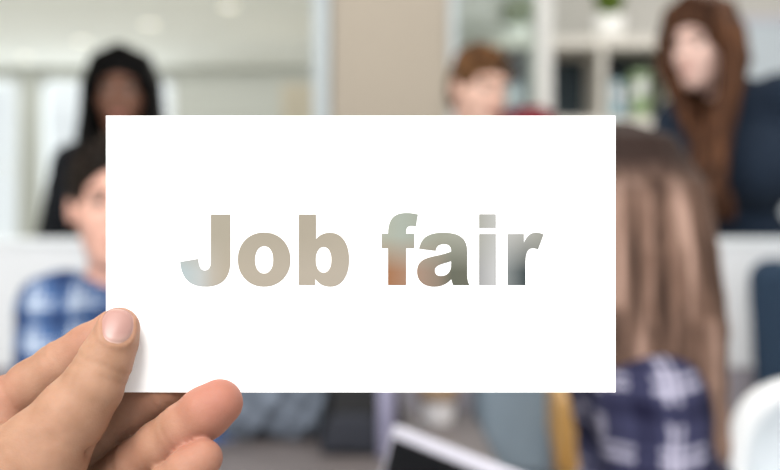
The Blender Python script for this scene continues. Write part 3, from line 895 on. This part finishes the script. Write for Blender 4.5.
# 4 seated man in blue plaid (left)
Y4 = 2.10
hc = at(111, 207, Y4)
person('seated man with short dark hair in blue and white plaid shirt', hc, (.34, -.92, -.06), (0, 0, 1),
       (hc.x - .0, Y4 + .04, .86), (hc.x - .08, Y4 + .10, .55), (.75, .66, 0),
       ((hc.x + .13, Y4 + .15, 1.02), (hc.x - .11, Y4 - .03, 1.01)),
       ((hc.x + .20, Y4 + .12, .80), (hc.x - .105, Y4 - .09, .78)),
       ((hc.x + .2, Y4 - .06, .64), (hc.x + .03, Y4 - .22, .62)),
       ((hc.x + .24, Y4 - .02, .52), (hc.x + .12, Y4 - .24, .52)), ((hc.x + .26, Y4 - .06, .08), (hc.x + .16, Y4 - .28, .08)),
       skin_mat('light_skin', (226, 176, 158)), hair_mat('dark_brown_hair', (14, 11, 10), (30, 24, 20), (52, 42, 36), (40, 40, 30)),
       plaid_mat('blue_plaid', (76, 104, 150), (32, 48, 88), (214, 226, 240), .072), M['jeans'], short_hair(11, .014, .03), .98, False, .23, 'shirt')
t = wooden_chair('wooden_chair', 'dark wooden chair the man in blue plaid sits on', (hc.x - .09, Y4 + .07, 0), .8, .84, wood_mat('dark_wood', (70, 58, 50), (104, 90, 78), (12, 12, 2)))

# 5 seated woman in the foreground, seen from the side, hair down her back
Y5 = 1.42
hc = at(615, 242, Y5)
def near_hair(fr, s):
    rnd = random.Random(21)
    f = Field(fr.c - V3(.26, .26, .46), fr.c + V3(.34, .26, .2), .0055)
    cap(f, fr, s, .012, .005)
    for i in range(120):
        az = rnd.uniform(-.2, 1.0) * math.pi       # around the head: 0 = her left (camera side), back = pi/2
        cx, cy = math.cos(az), -math.sin(az)
        back = max(0.0, math.sin(az))
        L0 = .06 + .16 * max(0, back) ** .8 * rnd.uniform(.85, 1.03) + .03 * rnd.random()
        r_ = .0135 * rnd.uniform(.75, 1.25)
        pts = [fr.w((cx * .012, cy * .012 - .012, .137)), fr.w((cx * .05, cy * .06 - .012, .118)), fr.w((cx * .082, cy * .094 - .012, .06)), fr.w((cx * .09, cy * .102 - .012, -.02)), fr.w((cx * .09, cy * .104 - .014, -.08))]
        e = pts[-1]; ph = rnd.uniform(0, 6)
        for k in range(1, 7):
            tt = k / 6
            pts.append(e + V3(-.006 * tt + .004 * back * tt + .006 * math.sin(ph + 4 * tt), -.012 * tt + .006 * math.cos(ph + 5 * tt), -L0 * tt))
        for k in range(len(pts) - 1):
            f.cone(pts[k], pts[k + 1], r_, r_ if k < len(pts) - 2 else .004, .005)
    return f
person('woman with long light brown hair in dark plaid shirt in the foreground', hc, (-.93, .34, -.06), (0, 0, 1),
       (hc.x + .06, Y5 + .0, .79), (hc.x + .07, Y5 + .02, .54), (-.2, -.98, 0),
       ((hc.x + .025, Y5 - .12, .94), (hc.x + .03, Y5 + .17, .94)),
       ((hc.x + .03, Y5 - .16, .70), (hc.x + .05, Y5 + .2, .74)),
       ((hc.x - .2, Y5 - .1, .63), (hc.x - .2, Y5 + .12, .63)),
       ((hc.x - .3, Y5 - .08, .54), (hc.x - .3, Y5 + .12, .54)), ((hc.x - .3, Y5 - .08, .08), (hc.x - .3, Y5 + .12, .08)),
       skin_mat('warm_skin', (222, 176, 150)), hair_mat('light_brown_hair', (50, 36, 30), (108, 84, 72), (172, 142, 128), (55, 55, 4), (1.19, 1.245, (46, 34, 30))),
       plaid_mat('dark_plaid', (52, 53, 78), (24, 24, 46), (178, 175, 194), .08), M['jeans'], near_hair, .95, True, .235, 'shirt', facing=(-1, .2, 0))
def stool():
    t = thing('stool', 'round stool under the foreground woman in dark plaid', 'stool', (hc.x + .08, Y5 + .02, 0))
    lathe('seat', [(.0001, .40), (.18, .40), (.19, .415), (.18, .435), (.0001, .44)], M['white_lam'], t)
    for k in range(4):
        a = math.pi / 4 + k * math.pi / 2
        tube('leg', [(.17 * math.cos(a), .17 * math.sin(a), 0), (.12 * math.cos(a), .12 * math.sin(a), .40)], .013, M['steel'], t)
stool()

# ------------------------------------------------------------ the held card with its lettering
PXM = DC / F                                   # metres per pixel on the card's plane
def cp(px, py, dy=0.0): return Vector(((px - 390) * PXM, DC + dy, CAMZ + (235 - py) * PXM))
c0 = cp(106, 392.3); c1 = cp(615.6, 115.7)
TH = .0005
m_, nt, b = new_mat('card_stock'); M['card'] = m_
b.inputs['Base Color'].default_value = (.94, .94, .935, 1); b.inputs['Roughness'].default_value = .55
nz = nt.nodes.new('ShaderNodeTexNoise'); nz.inputs['Scale'].default_value = 900
bp_ = nt.nodes.new('ShaderNodeBump'); bp_.inputs['Strength'].default_value = .05; bp_.inputs['Distance'].default_value = .0002
tc = nt.nodes.new('ShaderNodeTexCoord'); nt.links.new(tc.outputs['Object'], nz.inputs['Vector'])
nt.links.new(nz.outputs['Fac'], bp_.inputs['Height']); nt.links.new(bp_.outputs[0], b.inputs['Normal'])
ccen = cp(360.8, 254)
card = box('card', (c0.x, DC, c0.z), (c1.x, DC + TH, c1.z), M['card'], None, 0, origin=ccen)
tag(card, 'large white card reading Job fair held up in front of the room', 'card')

# picture-print ink of the letters: two rows of colours, blended down the letter height
def ink():
    m, nt, b = new_mat('photo_print_ink'); b.inputs['Roughness'].default_value = .6; b.inputs['Specular IOR Level'].default_value = .1
    L = nt.links
    tc = nt.nodes.new('ShaderNodeTexCoord'); sp = nt.nodes.new('ShaderNodeSeparateXYZ'); L.new(tc.outputs['Object'], sp.inputs[0])
    def mapr(sock, a, b_):
        n = nt.nodes.new('ShaderNodeMapRange'); n.inputs[1].default_value = a; n.inputs[2].default_value = b_
        L.new(sock, n.inputs[0]); return n.outputs[0]
    X0, X1 = (180 - 360.8) * PXM, (545 - 360.8) * PXM
    u = mapr(sp.outputs['X'], X0, X1)
    def ramp(stops):
        r = nt.nodes.new('ShaderNodeValToRGB'); e = r.color_ramp.elements
        e[0].position = (stops[0][0] - 180) / 365; e[0].color = lin(stops[0][1]) + (1,)
        e[1].position = (stops[-1][0] - 180) / 365; e[1].color = lin(stops[-1][1]) + (1,)
        for p, c in stops[1:-1]:
            k = e.new((p - 180) / 365); k.color = lin(c) + (1,)
        L.new(u, r.inputs[0]); return r.outputs[0]
    top = ramp([(180, (190, 182, 164)), (300, (188, 178, 160)), (350, (192, 182, 164)), (384, (186, 190, 174)), (402, (182, 190, 178)), (440, (172, 174, 158)), (468, (178, 178, 166)), (481, (186, 186, 178)), (495, (204, 204, 200)), (510, (198, 198, 194)), (545, (168, 168, 158))])
    bot = ramp([(180, (196, 212, 216)), (200, (208, 212, 210)), (214, (202, 194, 180)), (225, (197, 186, 168)), (350, (199, 188, 172)), (388, (176, 124, 88)), (405, (182, 142, 116)), (422, (176, 150, 132)), (438, (156, 140, 124)), (452, (112, 114, 100)), (470, (116, 116, 102)), (481, (184, 184, 184)), (494, (212, 212, 212)), (508, (140, 146, 146)), (526, (62, 74, 76)), (545, (120, 124, 120))])
    v = mapr(sp.outputs['Z'], (254 - 236) * PXM, (254 - 272) * PXM)
    n = nt.nodes.new('ShaderNodeMapRange')
    mx = nt.nodes.new('ShaderNodeMixRGB'); L.new(v, mx.inputs[0]); L.new(top, mx.inputs[1]); L.new(bot, mx.inputs[2])
    hs = nt.nodes.new('ShaderNodeHueSaturation'); hs.inputs['Saturation'].default_value = 1.0; hs.inputs['Value'].default_value = .405
    L.new(mx.outputs[0], hs.inputs['Color']); L.new(hs.outputs[0], b.inputs['Base Color'])
    return m
M['ink'] = ink()

def cubic(p0, p1, p2, p3, n=14):
    return [tuple((1 - t) ** 3 * np.array(p0) + 3 * (1 - t) ** 2 * t * np.array(p1) + 3 * (1 - t) * t * t * np.array(p2) + t ** 3 * np.array(p3)) for t in np.linspace(0, 1, n)[1:]]
def path(start, *segs):
    """('L', p) or ('C', c1, c2, p)"""
    out = [start]
    for s in segs:
        if s[0] == 'L': out.append(s[1])
        else: out += cubic(out[-1], s[1], s[2], s[3])
    return out
def ellipse(cx, cy, rx, ry, p=2.0, n=48):
    o = []
    for k in range(n):
        a = 2 * math.pi * k / n; c, s = math.cos(a), math.sin(a)
        o.append((cx + rx * math.copysign(abs(c) ** (2 / p), c), cy + ry * math.copysign(abs(s) ** (2 / p), s)))
    return o
JOB, FAIR = (160, 190), (360, 190)
glyphs = [
 ('J', JOB, [path((198, 95), ('L', (275, 95)), ('L', (275, 276)), ('C', (275, 345), (240, 377), (178, 377)), ('C', (118, 377), (84, 348), (78, 280)), ('L', (149, 268)), ('C', (152, 300), (160, 313), (174, 313)), ('C', (191, 313), (198, 300), (198, 278)))]),
 ('o', JOB, [ellipse(406, 271, 103, 106, 2.1), ellipse(406, 272, 35, 53, 2.2)]),
 ('b', JOB, [path((541, 95), ('L', (609, 95)), ('L', (609, 191)), ('C', (622, 174), (642, 166), (664, 166)), ('C', (708, 166), (738, 206), (738, 270)), ('C', (738, 336), (708, 377), (666, 377)), ('C', (640, 377), (620, 368), (605, 346)), ('L', (605, 371)), ('L', (541, 371))), ellipse(638, 272, 30, 50, 2.2)]),
 ('f', FAIR, [path((109, 371), ('L', (109, 227)), ('L', (84, 227)), ('L', (84, 170)), ('L', (109, 170)), ('C', (109, 116), (130, 89), (180, 89)), ('C', (196, 89), (212, 91), (226, 95)), ('L', (218, 142)), ('C', (192, 136), (180, 142), (180, 160)), ('L', (180, 170)), ('L', (212, 170)), ('L', (212, 227)), ('L', (180, 227)), ('L', (180, 371)))]),
 ('a', FAIR, [path((230, 229), ('C', (238, 184), (268, 166), (324, 166)), ('C', (390, 166), (418, 188), (418, 240)), ('L', (418, 322)), ('C', (418, 346), (420, 358), (428, 371)), ('L', (363, 371)), ('C', (359, 362), (357, 356), (356, 347)), ('C', (338, 368), (316, 377), (288, 377)), ('C', (247, 377), (222, 354), (222, 318)), ('C', (222, 284), (240, 268), (288, 258)), ('C', (326, 250), (338, 246), (355, 240)), ('C', (355, 221), (348, 211), (328, 211)), ('C', (307, 211), (299, 218), (295, 237))),
             path((355, 277), ('C', (340, 283), (326, 286), (312, 291)), ('C', (298, 296), (292, 303), (292, 314)), ('C', (292, 327), (301, 335), (315, 335)), ('C', (340, 335), (355, 319), (355, 292)))]),
 ('i', FAIR, [[(464, 94), (530, 94), (530, 148), (464, 148)], [(464, 171), (530, 171), (530, 371), (464, 371)]]),
 ('r', FAIR, [path((575, 171), ('L', (639, 171)), ('L', (639, 205)), ('C', (651, 178), (665, 166), (685, 166)), ('C', (696, 166), (706, 168), (716, 173)), ('L', (694, 232)), ('C', (686, 228), (680, 227), (674, 227)), ('C', (653, 227), (645, 246), (645, 285)), ('L', (645, 371)), ('L', (575, 371)))]),
]
for ch, (gx, gy), loops in glyphs:
    cu = bpy.data.curves.new('letter', 'CURVE'); cu.dimensions = '2D'; cu.fill_mode = 'BOTH'; cu.extrude = .00006
    for lp in loops:
        sp = cu.splines.new('POLY'); sp.points.add(len(lp) - 1); sp.use_cyclic_u = True
        for pt, (x, y) in zip(sp.points, lp):
            q = cp(gx + x / 3.9, gy + y / 3.9) - ccen
            pt.co = (q.x, q.z, 0, 1)
    tmp = bpy.data.objects.new('tmp', cu); COL.objects.link(tmp)
    dg = bpy.context.evaluated_depsgraph_get(); dg.update()
    me = bpy.data.meshes.new_from_object(tmp.evaluated_get(dg))
    bpy.data.objects.remove(tmp); bpy.data.curves.remove(cu)
    me.name = 'letter'; me.transform(Matrix.Rotation(math.pi / 2, 4, 'X')); me.transform(Matrix.Translation((0, -.0001, 0)))
    me.materials.clear(); me.materials.append(M['ink'])
    o = bpy.data.objects.new('letter', me); COL.objects.link(o); o.parent = card
    o['label'] = 'printed letter ' + ch

# ------------------------------------------------------------ the hand
def HP(px, py, dmm):
    Y = DC + dmm / 1000; return np.array(((px - 390) / F * Y, Y, CAMZ + (235 - py) / F * Y))
R = PXM
chains = {
 'thumb': [(119, 328, -7.6, 20.5), (114, 342, -9.2, 22.5), (103.5, 364, -11, 26.3), (92, 388, -12.5, 29), (73, 413, -13, 34), (40, 456, -12, 45), (-6, 500, -8, 55)],
 'index': [(152, 312, 9.5, 19), (118, 333, 9.6, 24.2), (90, 350, 9.8, 26.2), (62, 368, 10.5, 27.5), (34, 387, 12, 28), (8, 405, 14, 29), (-30, 434, 16, 32), (-80, 500, 14, 40)],
 'middle': [(215, 352, 9.2, 20), (190, 370, 9.6, 23), (163, 390, 10.2, 25), (132, 411, 12, 26), (102, 433, 14.5, 26.5), (70, 458, 17, 29), (10, 500, 18, 34), (-50, 550, 12, 44)],
 'ring': [(219.5, 402.5, -9, 23), (205, 413, -8.6, 25), (182, 431, -6, 25.5), (160, 447, -2.5, 25.5), (135, 466, 4, 26), (104, 490, 11, 28), (40, 540, 14, 34), (-40, 590, 8, 44)],
 'little': [(203.5, 458, -17, 18.5), (188, 470, -17, 20.5), (165, 489, -14, 21), (140, 512, -7, 22), (105, 540, 6, 26), (50, 580, 8, 36), (-40, 630, 4, 44)],
}
creases = {'thumb': [(103, 364, .35, 1.0), (99, 369, .25, .8)], 'index': [(69, 362, .25, .9), (62, 368, .3, .8), (22, 393, .35, 1.1)], 'middle': [(163, 390, .4, .9), (158, 394, .25, .8), (103, 432, .4, 1.2)],
           'ring': [(180, 433, .25, .8), (133, 466, .5, 1.2)], 'little': [(170, 484, .4, .9)]}
lo = np.array((-.36, .10, .80)); hi = np.array((-.040, .425, 1.135))
f = Field(lo, hi, .00085)
palm = [((-20, 492, 2, 62), (10, 520, 8, 60)), ((10, 520, 8, 60), (40, 560, 8, 56)), ((-20, 492, 2, 62), (-60, 600, -8, 74)), ((40, 560, 8, 56), (-60, 600, -8, 74)),
        ((60, 480, 20, 34), (0, 540, 14, 60))]
wrist = HP(-90, 660, -18); elbow = np.array((-.33, .14, .86))
PALMBOX = None
def chain_add(fld, pts, k):
    pass
# palm first
for a, b_ in palm: f.cone(HP(*a[:3]), HP(*b_[:3]), a[3] * R, b_[3] * R, .012)
f.cone(HP(-60, 600, -8), wrist, .026, .024, .02)
f.cone(wrist, elbow, .0245, .036, .015)
base_d = f.d.copy()
res = f.d
for nm, ch in chains.items():
    g = Field.__new__(Field); g.lo, g.h, g.ax = f.lo, f.h, f.ax
    g.d = np.full(f.d.shape, .06, np.float32)
    for q0, q1 in zip(ch, ch[1:]):
        a, b_ = HP(*q0[:3]), HP(*q1[:3])
        g.cone(a, b_, q0[3] * R, q1[3] * R, .0025)
    for (px, py, dep_, wd) in creases[nm]:
        i = min(range(len(ch) - 1), key=lambda i: abs((ch[i][0] + ch[i + 1][0]) / 2 - px))
        a, b_ = HP(*ch[i + 1][:3]), HP(*ch[i][:3]); ax = (b_ - a) / np.linalg.norm(b_ - a)
        tpar = (px - ch[i + 1][0]) / (ch[i][0] - ch[i + 1][0]); c = a + (b_ - a) * tpar
        sl, X, Y, Z = g.sub(c - .016, c + .016)
        s_ = (X - c[0]) * ax[0] + (Y - c[1]) * ax[1] + (Z - c[2]) * ax[2]
        s_ = s_ + .0006 * np.sin((Z + X) * 900)
        fade = np.exp(-(((X - c[0]) ** 2 + (Y - c[1]) ** 2 + (Z - c[2]) ** 2) / .014 ** 2) ** 3)
        g.d[sl] += (1.5 * dep_ / 1000 * np.exp(-(s_ / (wd / 1000)) ** 2) * fade).astype(np.float32)
    if nm == 'thumb':
        # fold at the root of the thumb
        a, b_ = HP(46, 436, -26), HP(86, 449, -14)
        fd = cone_fn(a, b_, 0, 0); sl, X, Y, Z = g.sub(np.minimum(a, b_) - .012, np.maximum(a, b_) + .012)
        tt = np.clip(((X - a[0]) * (b_ - a)[0] + (Y - a[1]) * (b_ - a)[1] + (Z - a[2]) * (b_ - a)[2]) / ((b_ - a) @ (b_ - a)), 0, 1)
        g.d[sl] += ((.0006 + .0022 * tt) * np.exp(-(fd(X, Y, Z) / .0026) ** 2)).astype(np.float32)
        # nail bed and the fold of skin around it
        c = HP(118, 326, -12); sl, X, Y, Z = g.sub(c - .016, c + .016)
        PX = 390 + X / Y * F; PY = 235 - (Z - CAMZ) / Y * F
        du, dv = PX - 117.5, PY - 326
        u_ = du * .985 + dv * .17; v_ = -du * .17 + dv * .985
        e_ = ((np.abs(u_) / 16.5) ** 2.5 + (np.abs(v_) / 17.5) ** 2.5) ** .4
        front = (Y < DC - .0075)
        topfade = np.clip((v_ + 16) / 6, 0, 1)
        dd = .0004 * (1 / (1 + np.exp((e_ - .97) * 22))) - .00075 * np.exp(-((e_ - 1.16) / .13) ** 2) * topfade
        g.d[sl] += (dd * front).astype(np.float32)
    nz_ = .06 - 1e-4
    joined = smin(base_d, g.d, .009)
    res = smin(res, joined, .0012)
f.d = res
# flatten the pads where they press on the card
sl, X, Y, Z = f.sub(HP(106, 392, -14) - .08, HP(106, 392, 14) + .14)
PXg = 390 + X / DC * F; PYg = 235 - (Z - CAMZ) / DC * F
on = (PXg > 105) & (PYg < 393.5)
front = Y < DC + TH / 2
gap = np.where(front, (Y - (DC - .00012)), (DC + TH + .00012 - Y)) + 0 * X + 0 * Z
f.d[sl] = np.where(on, np.maximum(f.d[sl], gap), f.d[sl]).astype(np.float32)
V, Q = f.mesh()
hb = HP(-90, 660, -18)
hand = np_mesh('hand', V, Q, None, None, hb, 2)
hand.location = hb
tag(hand, 'left hand gripping the white card by its lower left corner', 'hand')
# pinker finger pads and joints: pigment stored per vertex
W = np.array([v.co[:] for v in hand.data.vertices]) + hb
fl = np.zeros(len(W))
for px, py, dm, rad, amt in ((219, 400, -9, 17, .9), (203, 456, -11, 14, .95), (195, 421, -7, 12, .45), (118, 330, -8, 9, .35), (95, 346, 9, 13, .5), (60, 368, 10, 10, .3), (5, 402, 14, 16, .55), (160, 392, 10, 14, .35), (150, 455, 0, 16, .35), (60, 440, -12, 22, .1)):
    d2 = ((W - HP(px, py, dm)) ** 2).sum(1); fl = np.maximum(fl, amt * np.exp(-d2 / (rad / 1000) ** 2 * 1.1))
at_ = hand.data.attributes.new('flush', 'FLOAT', 'POINT'); at_.data.foreach_set('value', fl.astype(np.float32))
def hand_skin():
    m, nt, b = new_mat('hand_skin'); L = nt.links
    b.inputs['Roughness'].default_value = .62; b.inputs['Specular IOR Level'].default_value = .22
    b.inputs['Subsurface Weight'].default_value = .25; b.inputs['Subsurface Radius'].default_value = (1.0, .35, .18); b.inputs['Subsurface Scale'].default_value = .0025
    tc = nt.nodes.new('ShaderNodeTexCoord')
    n1 = nt.nodes.new('ShaderNodeTexNoise'); n1.inputs['Scale'].default_value = 110; n1.inputs['Detail'].default_value = 5
    n2 = nt.nodes.new('ShaderNodeTexVoronoi'); n2.inputs['Scale'].default_value = 1500
    n3 = nt.nodes.new('ShaderNodeTexNoise'); n3.inputs['Scale'].default_value = 700; n3.inputs['Detail'].default_value = 3
    for n in (n1, n2, n3): L.new(tc.outputs['Object'], n.inputs['Vector'])
    r = nt.nodes.new('ShaderNodeValToRGB'); e = r.color_ramp.elements
    e[0].position = .3; e[1].position = .72
    e[0].color = (.235, .128, .078, 1); e[1].color = (.30, .17, .11, 1)
    L.new(n1.outputs['Fac'], r.inputs[0])
    a = nt.nodes.new('ShaderNodeAttribute'); a.attribute_name = 'flush'
    mx = nt.nodes.new('ShaderNodeMixRGB'); mx.inputs[2].default_value = (.285, .10, .074, 1)
    L.new(a.outputs['Fac'], mx.inputs[0]); L.new(r.outputs[0], mx.inputs[1]); L.new(mx.outputs[0], b.inputs['Base Color'])
    ad = nt.nodes.new('ShaderNodeMath'); ad.operation = 'ADD'; L.new(n2.outputs['Distance'], ad.inputs[0]); L.new(n3.outputs['Fac'], ad.inputs[1])
    bp = nt.nodes.new('ShaderNodeBump'); bp.inputs['Strength'].default_value = .16; bp.inputs['Distance'].default_value = .0003
    L.new(ad.outputs[0], bp.inputs['Height']); L.new(bp.outputs[0], b.inputs['Normal'])
    return m
hand.data.materials.append(hand_skin())
# thumbnail: a curved plate fitted to the thumb's front
bvh = BVHTree.FromPolygons([Vector(v) for v in W.tolist()], [tuple(p.vertices) for p in hand.data.polygons])
def nail():
    eye = Vector((0, 0, CAMZ)); N = 26
    smp = []
    def toP(u, v):
        du = u * .985 - v * .17; dv = u * .17 + v * .985
        return 117.5 + du, 326 + dv
    def hit(u, v):
        px, py = toP(u, v)
        d = Vector(((px - 390) / F, 1, (235 - py) / F))
        h = bvh.ray_cast(eye, d.normalized())
        return h[0].y if h[0] else None
    A_, B_ = 16.5, 17.5
    for u in np.linspace(-.8, .8, 11):
        for v in np.linspace(-.75, .85, 11):
            y = hit(u * A_, v * B_)
            if y and y < DC - .005: smp.append((u, v, y))
    smp = np.array(smp); u, v, y = smp.T
    B = np.stack([np.ones_like(u), u, v, u * u, v * v, u * v], 1); co, *_ = np.linalg.lstsq(B, y, rcond=None)
    verts, faces = [], []
    rings = 12; seg = 48
    def P3(u, v, off):
        Y = float(co @ np.array((1, u, v, u * u, v * v, u * v))) + off
        px, py = toP(u * A_, v * B_)
        return Vector(((px - 390) / F * Y, Y, CAMZ + (235 - py) / F * Y)) - Vector(hb)
    for side, off in ((0, -.0005), (1, .0003)):
        verts.append(P3(0, 0, off))
        for r in range(1, rings + 1):
            for k in range(seg):
                a = 2 * math.pi * k / seg; c, s = math.cos(a), math.sin(a); q = r / rings
                uu = q * math.copysign(abs(c) ** .8, c); vv = q * math.copysign(abs(s) ** .8, s)
                verts.append(P3(uu, vv, off + (.00045 * max(0, q - .8) / .2 if side == 0 else 0)))
    n1 = 1 + rings * seg
    for sd in (0, 1):
        b0 = sd * n1
        for k in range(seg):
            tri = (b0, b0 + 1 + k, b0 + 1 + (k + 1) % seg); faces.append(tri if sd else tri[::-1])
        for r in range(rings - 1):
            for k in range(seg):
                i0 = b0 + 1 + r * seg
                qd = (i0 + k, i0 + seg + k, i0 + seg + (k + 1) % seg, i0 + (k + 1) % seg); faces.append(qd if sd else qd[::-1])
    for k in range(seg):
        i0, i1 = 1 + (rings - 1) * seg, n1 + 1 + (rings - 1) * seg
        faces.append((i0 + k, i1 + k, i1 + (k + 1) % seg, i0 + (k + 1) % seg))
    m, nt, b = new_mat('nail_keratin'); b.inputs['Roughness'].default_value = .42; b.inputs['Specular IOR Level'].default_value = .5
    tc = nt.nodes.new('ShaderNodeTexCoord'); sp = nt.nodes.new('ShaderNodeSeparateXYZ'); nt.links.new(tc.outputs['Object'], sp.inputs[0])
    z0 = P3(0, 1, 0).z; z1 = P3(0, -1, 0).z
    mr = nt.nodes.new('ShaderNodeMapRange'); mr.inputs[1].default_value = z0; mr.inputs[2].default_value = z1
    r = nt.nodes.new('ShaderNodeValToRGB'); e = r.color_ramp.elements
    e[0].position = .0; e[0].color = (.32, .2, .165, 1); e[1].position = .99; e[1].color = (.31, .182, .146, 1)
    for p_, c_ in ((.15, (.305, .18, .152)), (.3, (.275, .15, .128)), (.92, (.275, .148, .125))):
        k = e.new(p_); k.color = c_ + (1,)
    nt.links.new(sp.outputs['Z'], mr.inputs[0]); nt.links.new(mr.outputs[0], r.inputs[0]); nt.links.new(r.outputs[0], b.inputs['Base Color'])
    o = link_mesh('thumbnail', verts, faces, m, hand, True); o['label'] = 'shiny pink thumbnail'
nail()
